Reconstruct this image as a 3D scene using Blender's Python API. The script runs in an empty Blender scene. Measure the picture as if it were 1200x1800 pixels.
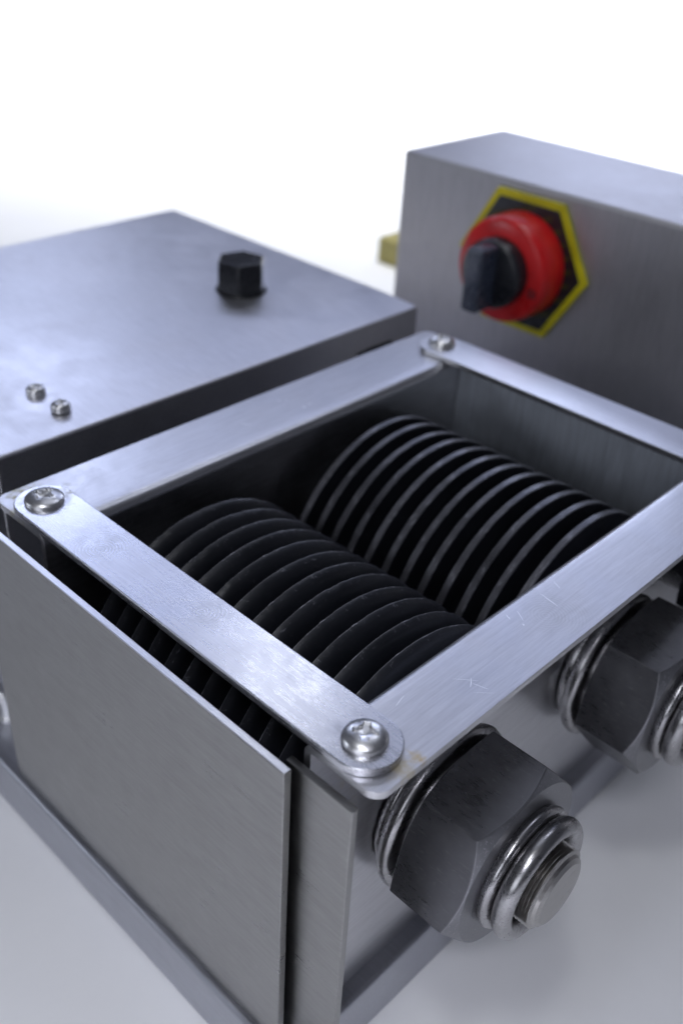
import bpy, bmesh, math, random
from mathutils import Vector, Matrix
random.seed(7)
MM = 0.001
SC = bpy.context.scene
COL = SC.collection

# ------------------------------------------------------------------ camera
cam = bpy.data.objects.new('camera', bpy.data.cameras.new('camera'))
COL.objects.link(cam); SC.camera = cam
right = Vector((0.71389623, 0.69851634, 0.04926557))
down = Vector((0.41355719, -0.36379672, -0.83463908))
fwd = Vector((-0.56508639, 0.61621982, -0.54858956))
cpos = Vector((194.059, -101.836, 137.131)) * MM
cam.matrix_world = Matrix(((right.x, -down.x, -fwd.x, cpos.x), (right.y, -down.y, -fwd.y, cpos.y),
                           (right.z, -down.z, -fwd.z, cpos.z), (0, 0, 0, 1)))
cd = cam.data
cd.sensor_fit = 'VERTICAL'; cd.sensor_height = 36; cd.sensor_width = 24
cd.lens = 1739.774 / 1800 * 36
cd.clip_start = 0.005; cd.clip_end = 100
cd.dof.use_dof = True; cd.dof.focus_distance = 0.212; cd.dof.aperture_fstop = 12.0

# ------------------------------------------------------------------ world and lamps
w = bpy.data.worlds.new('World'); SC.world = w; w.use_nodes = True
w.node_tree.nodes['Background'].inputs[0].default_value = (0.64, 0.68, 0.85, 1)
w.node_tree.nodes['Background'].inputs[1].default_value = 0.085

def lamp(name, pos, target, sx, sy, power, color):
    l = bpy.data.lights.new(name, 'AREA'); l.shape = 'RECTANGLE'; l.size = sx; l.size_y = sy
    l.energy = power; l.color = color
    o = bpy.data.objects.new(name, l); COL.objects.link(o)
    o.location = pos
    d = Vector(target) - Vector(pos)
    o.rotation_euler = d.to_track_quat('-Z', 'Y').to_euler()
    return o
LAV = (0.57, 0.655, 1.0)
lamp('softbox_rear', (-0.95, 1.10, 1.05), (0.05, 0.08, 0), 1.5, 0.62, 3.1, LAV)
lamp('strip_rear', (-0.55, 0.60, 0.82), (0.08, 0.0, 0), 0.09, 0.07, 0.24, (0.90, 0.93, 1.0))
lamp('strip_left', (-1.25, 0.62, 0.74), (-0.03, 0.03, 0), 0.36, 0.16, 1.15, (0.66, 0.74, 1.0))
lamp('strip_far', (-0.46, 1.14, 0.42), (0.05, 0.15, 0), 0.36, 0.12, 1.1, (0.66, 0.74, 1.0))
bk = lamp('backdrop_fill', (-0.2, 0.7, 3.0), (-1.5, 2.7, -0.1), 1.2, 1.2, 190, (0.98, 0.99, 1.0)); bk.data.spread = math.radians(85)  # added light that whitens the far tabletop
lamp('front_fill', (0.55, -1.3, 0.55), (0.05, 0.1, -0.02), 0.9, 0.6, 3.8, (0.86, 0.90, 1.0))  # added fill from the front for the upright faces
lamp('top_lamp', (0.20, -0.40, 1.15), (0.08, 0.07, -0.04), 0.14, 0.14, 1.7, (0.92, 0.95, 1.0))
lamp('ceiling_softbox', (-0.25, 0.45, 1.7), (0.05, 0.08, 0), 0.9, 0.9, 1.7, (0.80, 0.85, 1.0))
fl = lamp('front_left_softbox', (-0.75, -0.85, 0.40), (0.05, 0.08, -0.02), 0.40, 0.22, 1.3, (0.80, 0.86, 1.0))
tl = lamp('table_fill', (0.50, -0.52, 0.80), (0.42, -0.45, -0.12), 0.3, 0.3, 3.2, (0.86, 0.88, 1.0)); tl.data.spread = math.radians(70)  # added light that whitens the table in front
lamp('strip_high', (0.02, 0.74, 1.05), (0.02, 0.08, 0), 0.12, 0.30, 0.75, (0.78, 0.83, 1.0))

vs = SC.view_settings
vs.view_transform = 'Standard'; vs.look = 'None'; vs.exposure = 0; vs.gamma = 1; vs.use_curve_mapping = False

# ------------------------------------------------------------------ materials
def newmat(name):
    m = bpy.data.materials.new(name); m.use_nodes = True
    return m, m.node_tree.nodes, m.node_tree.links, m.node_tree.nodes['Principled BSDF']

class NB:
    def __init__(s, nt): s.n = nt.nodes; s.l = nt.links
    def tc(s, scale, rot=(0, 0, 0), loc=(0, 0, 0)):
        t = s.n.new('ShaderNodeTexCoord'); m = s.n.new('ShaderNodeMapping')
        m.inputs['Scale'].default_value = scale; m.inputs['Rotation'].default_value = rot; m.inputs['Location'].default_value = loc
        s.l.new(t.outputs['Object'], m.inputs[0]); return m.outputs[0]
    def noise(s, vec, scale=1, detail=3, rough=.5, dist=0):
        t = s.n.new('ShaderNodeTexNoise'); t.inputs['Scale'].default_value = scale
        t.inputs['Detail'].default_value = detail; t.inputs['Roughness'].default_value = rough
        t.inputs['Distortion'].default_value = dist
        s.l.new(vec, t.inputs['Vector']); return t.outputs['Fac']
    def rng(s, v, a, b, c, d, clamp=True):
        t = s.n.new('ShaderNodeMapRange'); t.clamp = clamp
        for k, x in zip(('From Min', 'From Max', 'To Min', 'To Max'), (a, b, c, d)): t.inputs[k].default_value = x
        s.l.new(v, t.inputs[0]); return t.outputs[0]
    def math(s, op, a, b=None):
        t = s.n.new('ShaderNodeMath'); t.operation = op
        for i, x in enumerate((a, b)):
            if x is None: continue
            if isinstance(x, (int, float)): t.inputs[i].default_value = x
            else: s.l.new(x, t.inputs[i])
        return t.outputs[0]
    def mix(s, f, a, b):
        t = s.n.new('ShaderNodeMix'); t.data_type = 'RGBA'
        s.l.new(f, t.inputs[0]) if not isinstance(f, (int, float)) else setattr(t.inputs[0], 'default_value', f)
        for k, x in ((6, a), (7, b)):
            if isinstance(x, tuple): t.inputs[k].default_value = (*x, 1)
            else: s.l.new(x, t.inputs[k])
        return t.outputs[2]
    def bump(s, h, dist, strength=1, prev=None):
        t = s.n.new('ShaderNodeBump'); t.inputs['Distance'].default_value = dist; t.inputs['Strength'].default_value = strength
        s.l.new(h, t.inputs['Height'])
        if prev is not None: s.l.new(prev, t.inputs['Normal'])
        return t.outputs[0]
    def spot(s, x, y, r0, r1, wob=0.0):
        """1 inside r0, 0 outside r1, in mm around (x, y) of the object"""
        t = s.n.new('ShaderNodeTexCoord'); v = s.n.new('ShaderNodeVectorMath'); v.operation = 'SUBTRACT'
        v.inputs[1].default_value = (x * MM, y * MM, 0); s.l.new(t.outputs['Object'], v.inputs[0])
        q = s.n.new('ShaderNodeVectorMath'); q.operation = 'MULTIPLY'; q.inputs[1].default_value = (1000, 1000, 0)
        s.l.new(v.outputs[0], q.inputs[0])
        L = s.n.new('ShaderNodeVectorMath'); L.operation = 'LENGTH'; s.l.new(q.outputs[0], L.inputs[0])
        d = L.outputs['Value']
        if wob:
            nz = s.noise(s.tc((1, 1, 1)), 350, 4, .7)
            d = s.math('ADD', d, s.math('MULTIPLY', s.math('SUBTRACT', nz, .5), wob))
        return s.rng(d, r0, r1, 1, 0), q.outputs[0]

def steel(name, base=(.57, .57, .59), rough=.28, grain='X', streak=.000011, blotch=.10, wave=.00012, prints=(), stains=(), wavescale=14):
    m, n, l, p = newmat(name); b = NB(m.node_tree)
    p.inputs['Metallic'].default_value = 1
    sc = {'X': (130, 2600, 2600), 'Y': (2600, 130, 2600), 'Z': (2600, 2600, 130), 'S': (170, 1900, 1900)}[grain]
    rot = (0, 0, .14) if grain == 'S' else (0, 0, 0)
    st = b.noise(b.tc(sc, rot), .62, 5, .72)
    fine = b.noise(b.tc((1, 1, 1)), 1500, 3, .6)
    big = b.noise(b.tc((1, 1, 1)), 42, 4, .6, .6)
    mid = b.noise(b.tc((1, 1, 1)), 210, 5, .65)
    wv = b.noise(b.tc((1, 1, 1)), wavescale, 1, .4)
    r = b.math('ADD', b.rng(big, .3, .7, rough - blotch * .3, rough + blotch * .6), b.rng(st, .2, .8, -.06, .06))
    r = b.math('ADD', r, b.rng(mid, .3, .75, -.01, .04))
    colr = b.mix(b.rng(mid, .35, .7, 0, .18), base, tuple(c * .72 for c in base))
    colr = b.mix(b.rng(big, .4, .75, 0, .25), colr, (base[0] * .98, base[1] * .93, base[2] * .90))
    colr = b.mix(b.rng(st, .34, .66, 0, .85), colr, tuple(min(1, c * 1.22) for c in base))
    nrm = b.bump(wv, wave)
    nrm = b.bump(st, streak, 1, nrm)
    nrm = b.bump(fine, streak * .15, 1, nrm)
    for (x, y, rad, ang) in prints:                      # greasy fingerprints: fine ridges and a slightly duller patch
        mask, vec = b.spot(x, y, rad * .45, rad, 5)
        wt = n.new('ShaderNodeTexWave'); wt.wave_type = 'RINGS'; wt.rings_direction = 'Z'
        mp = n.new('ShaderNodeMapping'); mp.inputs['Location'].default_value = (rad * .35 * math.cos(ang), rad * .35 * math.sin(ang), 0)
        l.new(vec, mp.inputs[0]); l.new(mp.outputs[0], wt.inputs['Vector'])
        wt.inputs['Scale'].default_value = .40; wt.inputs['Distortion'].default_value = 2.2; wt.inputs['Detail'].default_value = 2; wt.inputs['Detail Scale'].default_value = .35
        h = b.math('MULTIPLY', wt.outputs['Fac'], b.math('MULTIPLY', mask, b.rng(mid, .35, .6, .2, 1)))
        nrm = b.bump(h, .000005, 1, nrm)
        r = b.math('ADD', r, b.math('MULTIPLY', h, .10))
        colr = b.mix(b.math('MULTIPLY', h, .22), colr, tuple(c * .6 for c in base))
    for (x, y, rad, col, amt) in stains:
        mask, vec = b.spot(x, y, rad * .4, rad, rad * 2.2)
        m2 = b.math('MULTIPLY', mask, b.rng(mid, .42, .62, 0, amt))
        colr = b.mix(m2, colr, col)
        r = b.math('ADD', r, b.math('MULTIPLY', m2, .25))
    l.new(colr, p.inputs['Base Color']); l.new(r, p.inputs['Roughness']); l.new(nrm, p.inputs['Normal'])
    return m

def dark(name, base, rough=.4, metallic=0.0, spec=.5, scuff=.3, scufcol=(.20, .20, .22), grain=(500, 500, 500), bump=.00002, thr=.60):
    m, n, l, p = newmat(name); b = NB(m.node_tree)
    p.inputs['Metallic'].default_value = metallic; p.inputs['Specular IOR Level'].default_value = spec
    a = b.noise(b.tc((1, 1, 1)), 60, 4, .6); f = b.noise(b.tc(grain), 1, 5, .7); g = b.noise(b.tc((1, 1, 1)), 1400, 2, .6)
    col = b.mix(b.rng(a, .3, .7, 0, 1), tuple(c * .75 for c in base), tuple(c * 1.25 for c in base))
    col = b.mix(b.rng(f, thr, thr + .14, 0, scuff), col, scufcol)
    l.new(col, p.inputs['Base Color'])
    l.new(b.math('ADD', b.rng(a, .3, .7, rough - .06, rough + .08), b.rng(f, .3, .7, -.07, .07)), p.inputs['Roughness'])
    l.new(b.bump(g, bump * .4, 1, b.bump(f, bump)), p.inputs['Normal'])
    return m

M = {}
M['strap'] = steel('brushed steel strap', base=(.57, .575, .61), grain='X', rough=.25, streak=.0000025, blotch=.07, prints=((24, 0.5, 9.5, 2.4), (62, 2, 5.5, 0.4)), stains=((0, 6.3, 3.2, (.50, .46, .30), .5), (0, 0, 6.8, (.26, .26, .28), .55), (110, 0, 6.4, (.28, .28, .30), .55)))
M['strap_far'] = steel('brushed steel far strap', base=(.70, .70, .72), grain='X', rough=.30, blotch=.05)  # paler than the near strap: its brighter reflection is put into the colour
M['rail_left'] = steel('sheet steel left rail', grain='Y', rough=.33, blotch=.09, stains=((-8.5, -1, 5.5, (.50, .43, .12), .9), (-1, -7.4, 5, (.46, .40, .10), .9), (-5, 6, 5, (.62, .58, .36), .5)))
M['rail_right'] = steel('sheet steel right rail', grain='Y', rough=.33, blotch=.08, prints=((112, 62, 10, 1.2),), stains=((118, 1, 4.5, (.55, .45, .22), .6), (118.5, 5.5, 2.0, (.60, .42, .12), .6), (104, 4, 4, (.6, .55, .4), .4)))
M['cover'] = steel('sheet steel housing', base=(.64, .64, .67), rough=.36, grain='X', streak=.000003, blotch=.09, wave=.0015, wavescale=11)
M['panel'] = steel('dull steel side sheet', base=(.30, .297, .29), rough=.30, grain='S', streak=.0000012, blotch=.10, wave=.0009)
M['wall'] = steel('steel hopper wall', base=(.72, .76, .82), rough=.55, grain='Z', streak=.000001, blotch=.06, wave=.0003)
M['control'] = steel('grey steel control box', base=(.45, .44, .45), rough=.45, grain='Z', streak=.000002, blotch=.05, wave=.0004)
M['base'] = steel('steel base plate', base=(.42, .43, .47), rough=.38, grain='X', streak=.000003)
M['screw'] = steel('polished screw steel', base=(.74, .74, .74), rough=.30, grain='X', streak=.0000015, blotch=.05, wave=.00001)
M['ring'] = steel('polished ring steel', base=(.34, .335, .34), rough=.27, grain='Y', streak=.000002, blotch=.04, wave=.00001)
M['thread'] = steel('thread steel', base=(.35, .34, .33), rough=.3, grain='Y', streak=.000004, blotch=.05, wave=.00001)
M['blade'] = dark('black blade', (.009, .010, .014), rough=.42, spec=.5, scuff=.12, grain=(300, 900, 900), bump=.00002)
M['blade_edge'] = dark('worn highlit blade edge', (.085, .085, .095), rough=.36, spec=.6, scuff=.9, scufcol=(.50, .50, .55), grain=(900, 330, 330), bump=.00010, thr=.54)  # wear plus the thin edge highlight, both put into the colour
M['blade_scuff'] = dark('scuffed blade shoulder', (.012, .013, .018), rough=.40, spec=.5, scuff=.9, scufcol=(.22, .22, .25), grain=(500, 1000, 330), bump=.00008, thr=.60)
M['rim'] = dark('worn disc rim', (.11, .11, .122), rough=.36, metallic=.6, spec=.6, scuff=.75, scufcol=(.30, .30, .33), grain=(900, 240, 240), bump=.00008, thr=.54)
M['disc'] = dark('black disc side', (.010, .011, .016), rough=.5, spec=.4, scuff=.05)
M['nut'] = dark('blackened nut', (.13, .13, .14), rough=.33, metallic=.75, spec=.5, scuff=.55, scufcol=(.26, .26, .27), grain=(300, 1500, 1500), bump=.00003, thr=.58)
M['nut_face'] = dark('lightened nut face', (.22, .22, .235), rough=.36, metallic=.85, scuff=.6, scufcol=(.5, .5, .52), grain=(700, 1500, 1500), bump=.00003, thr=.56)  # paler than the nut sides, the front highlight put into the colour
M['cap'] = dark('black plastic cap', (.012, .013, .017), rough=.28, spec=.6, scuff=.05)
M['blacksteel'] = dark('blackened knob metal', (.13, .14, .18), rough=.26, metallic=1, scuff=0)
M['blackgloss'] = dark('black glossy knob plastic', (.008, .009, .013), rough=.2, spec=1.0, scuff=0, bump=.000003)
M['red'] = dark('red ring plastic', (.62, .010, .012), rough=.32, spec=.5, scuff=0)
M['yellow'] = dark('yellow border print', (.62, .56, .01), rough=.4, scuff=0)
M['dullyellow'] = dark('dull yellow stripe print', (.045, .045, .012), rough=.5, scuff=0)
M['black'] = dark('black switch plastic', (.012, .013, .018), rough=.30, spec=.6, scuff=0)
M['handle'] = dark('grey black switch handle', (.045, .055, .085), rough=.25, spec=.8, scuff=0)
M['ochre'] = dark('ochre carton', (.32, .28, .10), rough=.7, scuff=0)
mt, nt_, lt_, pt_ = newmat('white table laminate'); bt_ = NB(mt.node_tree); pt_.inputs['Roughness'].default_value = .5; pt_.inputs['Specular IOR Level'].default_value = .3
lt_.new(bt_.mix(bt_.noise(bt_.tc((1, 1, 1)), 14, 6, .7), (.80, .80, .81), (.90, .90, .90)), pt_.inputs['Base Color'])
M['table'] = mt
mm_, n_, l_, p_ = newmat('scratch'); p_.inputs['Metallic'].default_value = 1; p_.inputs['Base Color'].default_value = (1, 1, 1, 1); p_.inputs['Roughness'].default_value = .6
nb_ = NB(mm_.node_tree); l_.new(nb_.rng(nb_.noise(nb_.tc((1, 1, 1)), 2000), .3, .7, .30, .42), p_.inputs['Roughness'])
M['scratch'] = mm_

# ------------------------------------------------------------------ object helpers
def thing(name, label, cat, loc, group=None):
    o = bpy.data.objects.new(name, None); COL.objects.link(o); o.empty_display_size = .01
    o.location = Vector(loc) * MM; o['label'] = label; o['category'] = cat
    if group: o['group'] = group
    return o

def wloc(o):
    v = o.location.copy()
    while o.parent: o = o.parent; v += o.location
    return v

def part(name, bm, mats, parent=None, origin=(0, 0, 0), bevel=0, seg=2, sharp=35, label=None):
    """bm in world millimetres; origin in world millimetres"""
    bmesh.ops.transform(bm, matrix=Matrix.Scale(MM, 4) @ Matrix.Translation(-Vector(origin)), verts=bm.verts)
    bmesh.ops.recalc_face_normals(bm, faces=bm.faces)
    for f in bm.faces: f.smooth = True
    for e in bm.edges:
        if len(e.link_faces) == 2 and e.calc_face_angle(0) > math.radians(sharp): e.smooth = False
    me = bpy.data.meshes.new(name); bm.to_mesh(me); bm.free()
    if not isinstance(mats, (list, tuple)): mats = [mats]
    for m in mats: me.materials.append(m)
    o = bpy.data.objects.new(name, me); COL.objects.link(o)
    o.location = Vector(origin) * MM
    if parent: o.parent = parent; o.location = Vector(origin) * MM - wloc(parent)
    if bevel:
        b = o.modifiers.new('bevel', 'BEVEL'); b.width = bevel * MM; b.segments = seg; b.limit_method = 'ANGLE'; b.angle_limit = math.radians(40); b.harden_normals = True
    if label: o['label'] = label
    return o

def clone(o, parent, delta):
    c = o.copy(); COL.objects.link(c); c.parent = parent; c.location = o.location + Vector(delta) * MM
    return c

def box(bm, x0, x1, y0, y1, z0, z1, mat=0):
    v = [bm.verts.new((x, y, z)) for x in (x0, x1) for y in (y0, y1) for z in (z0, z1)]
    for q in ((0, 1, 3, 2), (4, 6, 7, 5), (0, 4, 5, 1), (2, 3, 7, 6), (0, 2, 6, 4), (1, 5, 7, 3)):
        f = bm.faces.new([v[i] for i in q]); f.material_index = mat
    return v

def prism(bm, pts, z0, z1, mat=0):
    a = [bm.verts.new((x, y, z0)) for x, y in pts]; b = [bm.verts.new((x, y, z1)) for x, y in pts]
    n = len(pts)
    f = bm.faces.new(a[::-1]); f.material_index = mat
    f = bm.faces.new(b); f.material_index = mat
    for i in range(n):
        f = bm.faces.new([a[i], a[(i + 1) % n], b[(i + 1) % n], b[i]]); f.material_index = mat

def grid_loop(bm, rings, close=True, cap0=True, cap1=True, mats=None):
    """rings: list of lists of points, lofted"""
    R = [[bm.verts.new(p) for p in r] for r in rings]
    n = len(R[0])
    for k in range(len(R) - 1):
        for i in range(n if close else n - 1):
            j = (i + 1) % n
            f = bm.faces.new([R[k][i], R[k][j], R[k + 1][j], R[k + 1][i]])
            if mats: f.material_index = mats[k]
    if cap0: bm.faces.new(R[0][::-1])
    if cap1: bm.faces.new(R[-1])
    return R

def lathe_x(bm, prof, cy, cz, seg=96, mats=None, cap0=True, cap1=True):
    rings = [[(x, cy + r * math.cos(t), cz + r * math.sin(t)) for t in [2 * math.pi * i / seg for i in range(seg)]] for x, r in prof]
    grid_loop(bm, rings, True, cap0, cap1, mats)

def scratch(bm, a, b, wd, z, mi=1):
    a = Vector((a[0], a[1], z)); b = Vector((b[0], b[1], z)); d = (b - a).normalized(); nn = Vector((-d.y, d.x, 0)) * wd / 2
    k = 6; up = []; lo = []
    for i in range(k + 1):
        t = i / k; c = a.lerp(b, t) + nn * random.uniform(-.5, .5); ww = .8 * math.sin(math.pi * min(max(t, .04), .96)) ** .5
        up.append(bm.verts.new(c + nn * ww)); lo.append(bm.verts.new(c - nn * ww))
    for i in range(k):
        f = bm.faces.new([lo[i], lo[i + 1], up[i + 1], up[i]]); f.material_index = mi

# ------------------------------------------------------------------ setting
bm = bmesh.new(); box(bm, -6000, 6000, -6000, 6000, -138, -118)
t = part('table', bm, M['table']); t['kind'] = 'structure'

# ------------------------------------------------------------------ machine base
base = thing('base_unit', 'flat grey steel base plate under the whole machine, showing left of the side sheet', 'base plate', (20, 120, -118))
bm = bmesh.new(); box(bm, -230, 108, -16, 330, -117.8, -98)
part('plate', bm, M['base'], base, (20, 120, -118), bevel=1.5)
# bolt on the base beside the hopper
def lathe_z(bm, prof, cx, cy, seg=48, cap0=True, cap1=True):
    rings = [[(cx + r * math.cos(t), cy + r * math.sin(t), z) for t in [2 * math.pi * i / seg for i in range(seg)]] for z, r in prof]
    grid_loop(bm, rings, True, cap0, cap1)
bm = bmesh.new(); lathe_z(bm, [(-98, 4.2), (-97, 4.2), (-97, 3.4), (-91, 3.4), (-90, 3.9), (-87, 3.9), (-86, 3.2), (-85.6, 1.5)], -36.5, -3.6)
part('bolt', bm, M['screw'], base, (-36.5, -3.6, -98))

# ------------------------------------------------------------------ hopper frame
hop = thing('hopper_frame', 'open rectangular hopper of brushed steel rails and screwed straps around two black disc rollers', 'hopper', (57, 75, -98))

def rail(name, x_out, x_in, x_wall, y0, y1, zt, th, r, zb, cr, mat, scr=()):
    """flange from x_out to x_in, bent down into a wall ending in face x_wall"""
    s = 1 if x_in > x_out else -1
    outer = []      # (x,z,nx,nz)
    nfl = 10
    xs = [x_out + s * cr * (1 - math.cos(math.pi / 2 * i / 8)) for i in range(9)] + [x_out + s * cr + (x_in - x_out - s * cr) * i / 6 for i in range(1, 7)]
    for x in xs: outer.append((x, zt, 0, 1))
    for i in range(1, 9):
        a = math.pi / 2 * i / 8
        outer.append((x_in + s * r * math.sin(a), zt - r * (1 - math.cos(a)), s * math.sin(a), math.cos(a)))
    for z in (zb * .3, zb * .6, zb): outer.append((x_wall, z, s, 0))
    def yend(x):
        d = abs(x - x_out)
        return cr - math.sqrt(max(cr * cr - (cr - d) ** 2, 0)) if d < cr else 0
    bm = bmesh.new()
    rings = []
    for (x, z, nx, nz) in outer:
        e = yend(x); xi, zi = x - nx * th, z - nz * th
        rings.append([(x, y0 + e, z), (x, y1 - e, z), (xi, y1 - e, zi), (xi, y0 + e, zi)])
    grid_loop(bm, rings)
    for a, b, wd in scr: scratch(bm, a, b, wd, zt + .02)
    return part(name, bm, [mat, M['scratch']], hop, (0, 0, 0), bevel=.35, sharp=50)

rail('rail', -12.3, 7.9, 10.9, -7.3, 163, -2, 1.8, 3.0, -98, 3.5, M['rail_left'],
     [((-2, 66), (1, 68), .25), ((2, 88), (3.2, 87), .5), ((1.6, 90), (2.6, 90.6), .4), ((-6, 84), (-5, 85.5), .3), ((-4.5, 86), (-4, 87), .35)]).__setitem__('label', 'long steel rail with a bent inner edge beside the housing')
rail('rail', 120.2, 103.6, 101.4, -7.3, 163, -2, 1.8, 2.2, -98, 3.5, M['rail_right'],
     [((105.2, 64.5), (110.6, 63.6), .28), ((104.6, 70.8), (107.2, 69.6), .22), ((104.5, 52.2), (106.2, 51.6), .35), ((105.4, 55.2), (108.4, 53.4), .2),
      ((108.9, 52.4), (109.5, 52.1), .5), ((112.0, 30.0), (113.6, 27.8), .25), ((113.2, 29.0), (116.4, 30.0), .22), ((109.5, 27), (113.5, 30.5), .14), ((115, 27), (118, 30), .12),
      ((106, 16), (106.8, 12.5), .2)]).__setitem__('label', 'long steel rail with scratches on the nut side of the hopper')

def stadium(x0, x1, yc, r, n=20):
    p = []
    for i in range(n + 1):
        a = math.pi / 2 + math.pi * i / n; p.append((x0 + r * math.cos(a), yc + r * math.sin(a)))
    for i in range(n + 1):
        a = -math.pi / 2 + math.pi * i / n; p.append((x1 + r * math.cos(a), yc + r * math.sin(a)))
    return p

def screw_mesh(bm, cx, cy, z0, R, H, rot, side=.35, rec=1.0, arm=.19, lenr=.52, depth=1.5, tiny=False):
    """truss head with a cross recess: polar height field"""
    seg = 144; nr = 44; rings = []
    rings.append([(cx + R * math.cos(t), cy + R * math.sin(t), z0) for t in [2 * math.pi * i / seg for i in range(seg)]])
    rings.append([(cx + R * math.cos(t), cy + R * math.sin(t), z0 + side) for t in [2 * math.pi * i / seg for i in range(seg)]])
    for k in range(nr):
        u = 1 - (k + .35) / nr
        r = R * (u if k else .985); ring = []
        for i in range(seg):
            t = 2 * math.pi * i / seg
            x, y = r * math.cos(t), r * math.sin(t)
            h = side + .08 + (H - side) * math.sqrt(max(0, 1 - (r / R) ** 2 * .98)) if not tiny else side + (H - side) * (1 - (r / R) ** 4) ** .6
            a, b = math.cos(rot) * x + math.sin(rot) * y, -math.sin(rot) * x + math.cos(rot) * y
            L = R * lenr; W = R * arm
            def sm(v): v = max(0, min(1, v)); return v * v * (3 - 2 * v)
            e = R * .055
            def armf(p, q):
                ww = W * (1 - .25 * abs(p) / L)
                return sm((ww - abs(q)) / e + .5) * sm((L - abs(p)) / e + .5)
            c = max(armf(a, b), armf(b, a))
            c = max(c, sm((W * 1.75 - math.hypot(a, b)) / (e * 1.5) + .5))
            dd = depth * (1 - .55 * min(1, r / L))
            ring.append((cx + x, cy + y, z0 + h - c * dd))
        rings.append(ring)
    grid_loop(bm, rings)

def strap(yc, x0, x1, rl, mat, scr, screws, label):
    bm = bmesh.new(); prism(bm, stadium(x0, x1, yc, rl), -1.98, 0)
    for a, b, wd in scr: scratch(bm, (a[0], a[1] + yc), (b[0], b[1] + yc), wd, .02)
    s = part('strap', bm, [mat, M['scratch']], hop, (0, yc, 0), bevel=.3, label=label)
    for (x, R, H, rot, lb) in screws:
        bm = bmesh.new(); screw_mesh(bm, x, yc, .01, R, H, rot)
        part('screw', bm, M['screw'], s, (x, yc, 0), sharp=40, label=lb)
    return s
strap(0, 0, 110, 7.5, M['strap'], [((53.2, 0.2), (56.2, 2.3), .22)],
      [(0, 4.95, 2.2, .35, 'domed cross head screw on the left end of the near strap'), (110, 4.6, 2.5, .62, 'domed cross head screw on the right end of the near strap')],
      'flat near strap with a fingerprint')
strap(153.6, 2, 112, 7.8, M['strap_far'], [], [(2, 4.6, 2.9, .2, 'small bright screw on the left end of the far strap'), (112, 4.6, 2.6, .9, 'screw on the right end of the far strap')],
      'flat far strap below the control box')

# near side sheet and back wall
bm = bmesh.new(); box(bm, -12, 103, -14, -12, -98, -4.6)
for f in bm.faces:
    if min(v.co.z for v in f.verts) > -10: f.material_index = 1  # top face in paler steel, the edge highlight put into the colour
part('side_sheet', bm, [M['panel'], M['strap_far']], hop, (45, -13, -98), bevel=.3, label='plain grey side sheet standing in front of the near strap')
bm = bmesh.new()
pts = [(11.1, 153.2), (15.0, 157.0), (101.2, 157.0), (101.2, 158.8), (14.4, 158.8), (11.1, 155.4)]
prism(bm, pts, -97.9, -3.2)
part('back_wall', bm, M['wall'], hop, (56, 158, -98), bevel=.15, label='grey wall closing the far end of the hopper')
# floor under the rollers
bm = bmesh.new(); box(bm, 11.1, 99.4, -11.8, 154, -97.8, -95)
part('hopper_floor', bm, M['wall'], hop, (56, 70, -97))
# small corner return on the near end of the nut-side wall
bm = bmesh.new(); box(bm, 99.3, 117, -10.2, -8.4, -97.9, -6.2)
part('corner_plate', bm, M['panel'], hop, (108, -9, -98), bevel=.3)

# ------------------------------------------------------------------ rollers
PITCH = 6.6; RAD = 40.0; NS = 288
NICK = {}
for _ in range(26):
    _c = random.randrange(NS); _d = random.uniform(.05, .20)
    for _k in range(-1, random.choice((1, 2, 3))): NICK[(_c + _k) % NS] = _d * random.uniform(.4, 1)
CHIP = {random.randrange(NS): random.uniform(.03, .09) for _ in range(90)}

def hexnut(bm, cy, cz, x0, x1, R, rot, hole):
    ap = R * math.cos(math.pi / 6); seg = 144
    def hx(t):
        u = (t - rot) % (math.pi / 3); return ap / math.cos(u - math.pi / 6)
    T = [rot + 2 * math.pi * i / seg for i in range(seg)]
    k = math.tan(math.radians(32)); rc = ap * .985
    def ring(fx, fr): return [(fx(t), cy + fr(t) * math.cos(t), cz + fr(t) * math.sin(t)) for t in T]
    rings = [ring(lambda t: x0, lambda t: hole), ring(lambda t: x0, lambda t: rc), ring(lambda t: x0 + (hx(t) - rc) * k * .5, hx),
             ring(lambda t: x1 - (hx(t) - rc) * k - .05, hx), ring(lambda t: x1, lambda t: rc), ring(lambda t: x1, lambda t: hole + .5), ring(lambda t: x1 - .6, lambda t: hole)]
    grid_loop(bm, rings, True, False, False, [0, 0, 0, 1, 1, 1])

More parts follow.
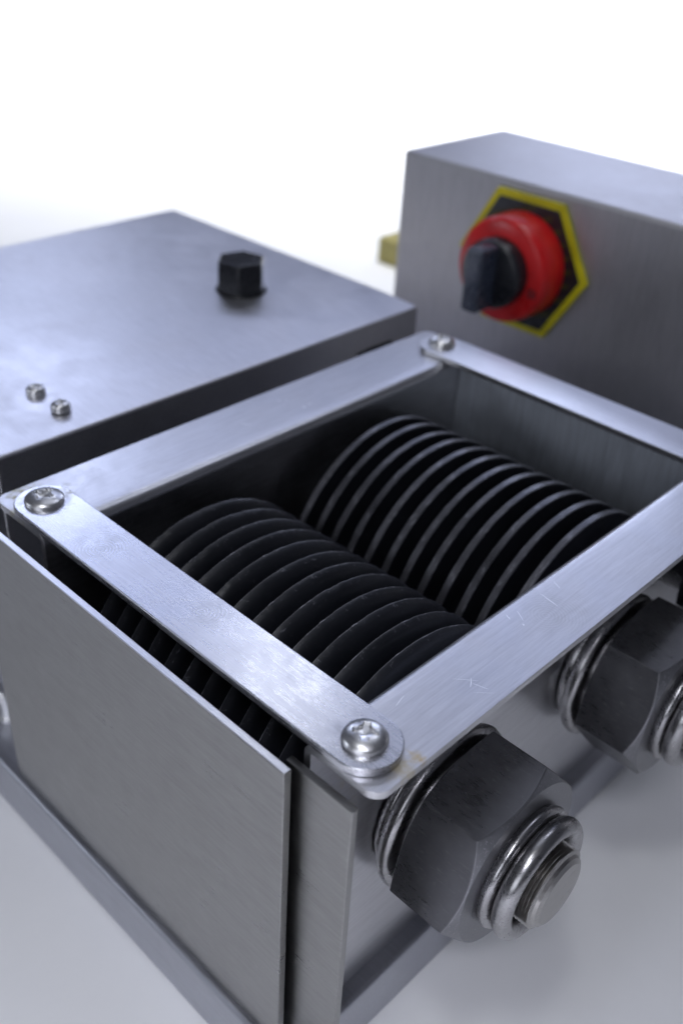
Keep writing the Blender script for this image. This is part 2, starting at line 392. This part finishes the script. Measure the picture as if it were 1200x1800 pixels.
def shaft_end(root, cy, cz, rot, label):
    bm = bmesh.new(); lathe_x(bm, [(103.6, 18.4), (104.6, 19.2), (105.6, 19.2), (106.2, 18.6), (106.4, 20.2), (107.2, 21.6), (108.6, 22.0), (109.8, 21.6), (110.4, 20.4), (110.6, 17.5), (112.2, 17.5)], cy, cz, 96)
    part('collar', bm, M['ring'], root, (107, cy, cz), sharp=50)
    bm = bmesh.new(); hexnut(bm, cy, cz, 112.2, 130, 24.0, rot, 14)
    nut = part('hex_nut', bm, [M['nut'], M['nut_face']], root, (120, cy, cz), bevel=.3, sharp=25, label=label)
    bm = bmesh.new()
    prof = [(129, 13.9), (130.6, 15.2), (131.6, 15.6), (132.5, 15.2), (132.9, 14.2)]
    prof += [(133.0 + 2.4 - 2.4 * math.cos(math.pi * i / 12) , 13.0 + 2.2 * math.sin(math.pi * i / 12)) for i in range(0, 13)]
    prof += [(137.2, 11.6), (135.5, 10.8), (131, 10.6)]
    lathe_x(bm, prof, cy, cz, 96)
    part('end_ring', bm, M['ring'], nut, (133, cy, cz), sharp=60)
    bm = bmesh.new(); prof = [(128, 8.6)]
    x = 131.2
    while x < 140:
        prof += [(x, 9.0), (x + .35, 9.9), (x + .7, 9.0)]; x += .8
    prof += [(140.6, 8.6), (141.2, 7.6)]
    lathe_x(bm, prof, cy, cz, 72)
    part('threaded_end', bm, M['thread'], nut, (135, cy, cz), sharp=25)

def rough_r(i, seg, seed, amp):
    t = 2 * math.pi * i / seg
    return amp * (math.sin(7 * t + seed) * .4 + math.sin(17 * t + seed * 2.3) * .3 + math.sin(41 * t + seed * 5.1) * .3)

def near_disc():
    # blade: sharp worn edge on the left with its highlight in the colour, long hollow bevel falling away to the hub
    bm = bmesh.new(); x = 0.0
    prof = [(0.0, 22), (0.0, 38.6), (0, 39.75), (.10, 40.0), (.26, 39.97), (.8, 39.72), (1.5, 39.2), (2.2, 38.4), (2.9, 37.3), (3.5, 35.9), (4.0, 34.2), (4.3, 32.0), (4.45, 28), (4.45, 22)]
    mats = [0, 0, 1, 1, 2, 2, 0, 0, 0, 0, 0, 0, 0]
    rings = []
    for k, (px, r) in enumerate(prof):
        ring = []
        for i in range(NS):
            t = 2 * math.pi * i / NS; rr = r + (rough_r(i, NS, 1.3, .05) - NICK.get(i, 0) - CHIP.get(i, 0) if 2 <= k <= 5 else 0)
            ring.append((px, rr * math.cos(t), rr * math.sin(t)))
        rings.append(ring)
    grid_loop(bm, rings, True, True, True, mats)
    return bm
def far_disc():
    bm = bmesh.new()
    prof = [(-2.2, 20), (-2.2, 38.6), (-2.2, 39.75), (-1.95, 40.0), (-.28, 40.0), (-.04, 39.8), (0, 39.5), (0, 20)]
    mats = [0, 0, 1, 1, 1, 0, 0]
    rings = []
    for k, (px, r) in enumerate(prof):
        rings.append([(px, (r + (rough_r(i, NS, 4.1, .03) - (CHIP.get(i, 0) + NICK.get(i, 0) * .7 if k in (2, 5, 4) else 0) if 2 <= k <= 5 else 0)) * math.cos(2 * math.pi * i / NS), (r + (rough_r(i, NS, 4.1, .03) - (CHIP.get(i, 0) + NICK.get(i, 0) * .7 if k in (2, 5, 4) else 0) if 2 <= k <= 5 else 0)) * math.sin(2 * math.pi * i / NS)) for i in range(NS)])
    grid_loop(bm, rings, True, True, True, mats)
    return bm

def roller(name, label, cy, cz, x0, maker, mats, rot, nutlabel, hubr):
    root = thing(name, label, 'roller', (57, cy, cz), 'pair of disc rollers in the hopper')
    bm = maker(); bmesh.ops.translate(bm, verts=bm.verts, vec=(x0, cy, cz))
    d0 = part('disc', bm, mats, root, (x0, cy, cz), sharp=28)
    for i in range(1, 12):
        c = clone(d0, root, (PITCH * i + random.uniform(-.12, .12), 0, random.uniform(-.12, .12)))
        c.rotation_euler = Matrix.Rotation(random.uniform(-.005, .005), 3, 'Z').to_quaternion().__matmul__(Matrix.Rotation(random.uniform(0, 6.28), 3, 'X').to_quaternion()).to_euler()
    bm = bmesh.new(); lathe_x(bm, [(11.2, 12), (14, 12), (14, hubr), (98.5, hubr), (98.5, 12), (103.4, 12)], cy, cz, 96)
    part('shaft', bm, M['disc'], root, (57, cy, cz), sharp=40)
    shaft_end(root, cy, cz, rot, nutlabel)
    return root
roller('disc_roller', 'black roller of twelve closely spaced sharp edged blades, next to the near strap', 32.5, -46.3, 20.95, near_disc, [M['blade'], M['blade_edge'], M['blade_scuff']], math.radians(10), 'black hex nut half hidden under the near corner of the rail', 24)
roller('disc_roller', 'black roller of twelve flat rimmed discs with dark gaps, next to the far strap', 106, -46.9, 20.95, far_disc, [M['disc'], M['rim']], math.radians(8.4), 'large black hex nut with a polished ring', 21)

# dark cap at the far end of the nut side
cap = thing('end_cap', 'black hexagonal cap at the far end of the nut side wall, beyond the large nut', 'cap', (103, 152, -27))
bm = bmesh.new(); hexnut(bm, 152, -27, 112, 132, 24, math.radians(20), 3)
part('cap_body', bm, [M['cap'], M['cap']], cap, (120, 152, -27), bevel=.4, sharp=25)
bm = bmesh.new(); lathe_x(bm, [(103.5, 16), (112, 16)], 152, -27, 64)
part('neck', bm, M['cap'], cap, (107, 152, -27))

# ------------------------------------------------------------------ steel housing with lid
CX1 = -27.2; CX0 = -176; CY0 = -40; CY1 = 175.5
hou = thing('machine_housing', 'wide flat steel housing with two small screws and a black hex knob, beside the hopper', 'housing', (-95, 80, -98))
bm = bmesh.new()
prof = [(CX0, -97.9), (CX0, 0), (CX1 - 34, 0), (CX1 - 21, -.02), (CX1 - 19, -.08), (CX1, -.75), (CX1, -97.9)]
grid_loop(bm, [[(x, y, z) for x, z in prof] for y in (CY0 + 41.5, CY1)])
part('housing_shell', bm, M['cover'], hou, (-95, 80, 0), bevel=1.1, seg=3)
bm = bmesh.new(); box(bm, CX0 + 2, CX1 - .3, CY0 + 25, CY0 + 46, -70, -1.4)  # added block that hides the bright table behind the rail end
part('end_blocker', bm, M['cover'], hou, (-95, -5, -40), bevel=.8)
for (sx, sy, rot) in ((-52.6, 29.6, .5), (-39.2, 29.6, 1.1)):
    bm = bmesh.new(); screw_mesh(bm, sx, sy, .02, 2.9, 2.6, rot, side=1.1, arm=.20, lenr=.62, depth=1.1, tiny=True)
    part('screw', bm, M['screw'], hou, (sx, sy, 0), sharp=40)
kx, ky = -79.5, 133.2
bm = bmesh.new()
hrot = math.atan2(-101.8 - ky, 194 - kx) - .09
def hexring(r, z): return [(kx + r * math.cos(hrot + i * math.pi / 3), ky + r * math.sin(hrot + i * math.pi / 3), z) for i in range(6)]
grid_loop(bm, [hexring(9.9, .6), hexring(9.9, 1.2), hexring(9.5, 2.2), hexring(9.4, 11.6), hexring(9.0, 12.2)])
kn = part('hex_knob', bm, M['blackgloss'], hou, (kx, ky, 0), bevel=.5)
bm = bmesh.new(); lathe_z(bm, [(.02, 9.4), (.4, 9.7), (.7, 9.4)], kx, ky, 64)
part('washer', bm, M['cap'], kn, (kx, ky, 0))

bm = bmesh.new(); box(bm, CX1 - 4, CX1 + .5, 142.5, 148, -17, -10.6); box(bm, CX1 - 4, CX1 + .9, 147.5, 161, -13.4, -10.4)  # black boxes standing in for the dark of an open slot
part('dark_slot', bm, M['cap'], hou, (CX1, 150, -13), bevel=.3)

# ------------------------------------------------------------------ control box with the rotary switch
PY = 230
con = thing('control_box', 'grey steel control box behind the far strap carrying a red and black switch', 'control box', (40, 260, -98))
bm = bmesh.new(); box(bm, -87, 210, PY, PY + 70, -97.9, 37)
part('box_shell', bm, M['control'], con, (40, 260, -98), bevel=2.0, seg=3)
swx, swz = -20.0, 6.3
def xz_prism(bm, pts, y0, y1, mat=0):
    a = [bm.verts.new((x, y0, z)) for x, z in pts]; b = [bm.verts.new((x, y1, z)) for x, z in pts]; n = len(pts)
    f = bm.faces.new(a); f.material_index = mat
    f = bm.faces.new(b[::-1]); f.material_index = mat
    for i in range(n):
        f = bm.faces.new([a[i], b[i], b[(i + 1) % n], a[(i + 1) % n]]); f.material_index = mat
def hexp(r, n=6, rot=0): return [(swx + r * math.cos(rot + 2 * math.pi * i / n), swz + r * math.sin(rot + 2 * math.pi * i / n)) for i in range(n)]
bm = bmesh.new(); xz_prism(bm, hexp(31), PY - 1.5, PY - .05, 0)
plate = part('switch_plate', bm, M['yellow'], con, (swx, PY, swz), bevel=.2, label='hexagonal black plate with a yellow border')
bm = bmesh.new(); xz_prism(bm, hexp(27.8), PY - 1.9, PY - 1.45, 0)
for k in range(-7, 8):
    c = k * 5.2; ang = math.radians(20); s_ = Vector((math.cos(ang), math.sin(ang))); nv = Vector((-s_.y, s_.x))
    L = math.sqrt(max(0, 23.6 ** 2 - c * c))
    if L < 3: continue
    q = [s_ * -L + nv * (c - .9), s_ * L + nv * (c - .9), s_ * L + nv * (c + .9), s_ * -L + nv * (c + .9)]
    v = [bm.verts.new((swx + p.x, PY - 1.93, swz + p.y)) for p in q]
    f = bm.faces.new(v); f.material_index = 1
part('plate_print', bm, [M['black'], M['dullyellow']], plate, (swx, PY, swz))
def lathe_y(bm, prof, seg=96, cx=swx, cz=swz):
    rings = [[(cx + r * math.cos(t), y, cz + r * math.sin(t)) for t in [2 * math.pi * i / seg for i in range(seg)]] for y, r in prof]
    grid_loop(bm, rings)
bm = bmesh.new(); lathe_y(bm, [(PY - 1.9, 20.8), (PY - 13, 20.8), (PY - 15, 20.2), (PY - 16, 19.0), (PY - 16, 10)])
part('switch_ring', bm, M['red'], con, (swx, PY, swz), sharp=50, label='red ring of the switch')
knobz = swz
bm = bmesh.new(); lathe_y(bm, [(PY - 15.9, 13.6), (PY - 21, 13.6), (PY - 22.6, 13.0), (PY - 23, 12)])
kb = part('switch_knob', bm, M['black'], con, (swx, PY - 9, swz), sharp=50, label='round black turning knob')
bm = bmesh.new(); box(bm, swx - 3.8, swx + 3.8, PY - 34, PY - 22, swz - 12.5, swz + 12.5)
part('handle', bm, M['handle'], kb, (swx, PY - 20, swz), bevel=1.6, seg=3)
# small dark mark on the red ring
bm = bmesh.new()
mx, mz = swx + 15.8, swz - 4.5
for k in range(24):
    a0, a1 = 2 * math.pi * k / 24, 2 * math.pi * (k + 1) / 24
    v = [bm.verts.new((mx + r * .75 * math.cos(a), PY - 16.04, mz + r * math.sin(a))) for r, a in ((1.9, a0), (1.9, a1), (.9, a1), (.9, a0))]
    bm.faces.new(v)
v = [bm.verts.new((mx + x, PY - 16.04, mz + z)) for x, z in ((1.8, -1.9), (2.5, -1.9), (2.5, 1.9), (1.8, 1.9))]
bm.faces.new(v)
part('ring_mark', bm, M['black'], con, (mx, PY - 9, mz))

# ------------------------------------------------------------------ blurred carton beyond the housing
crt = bmesh.new(); box(crt, -296, -266, 455, 500, -117.8, -98)
o = part('carton', crt, M['ochre'], None, (-300, 478, -118), bevel=2)
o['label'] = 'blurred small ochre carton seen through the gap between housing and control box'; o['category'] = 'carton'

SC.render.engine = 'CYCLES'
SC.cycles.max_bounces = 8
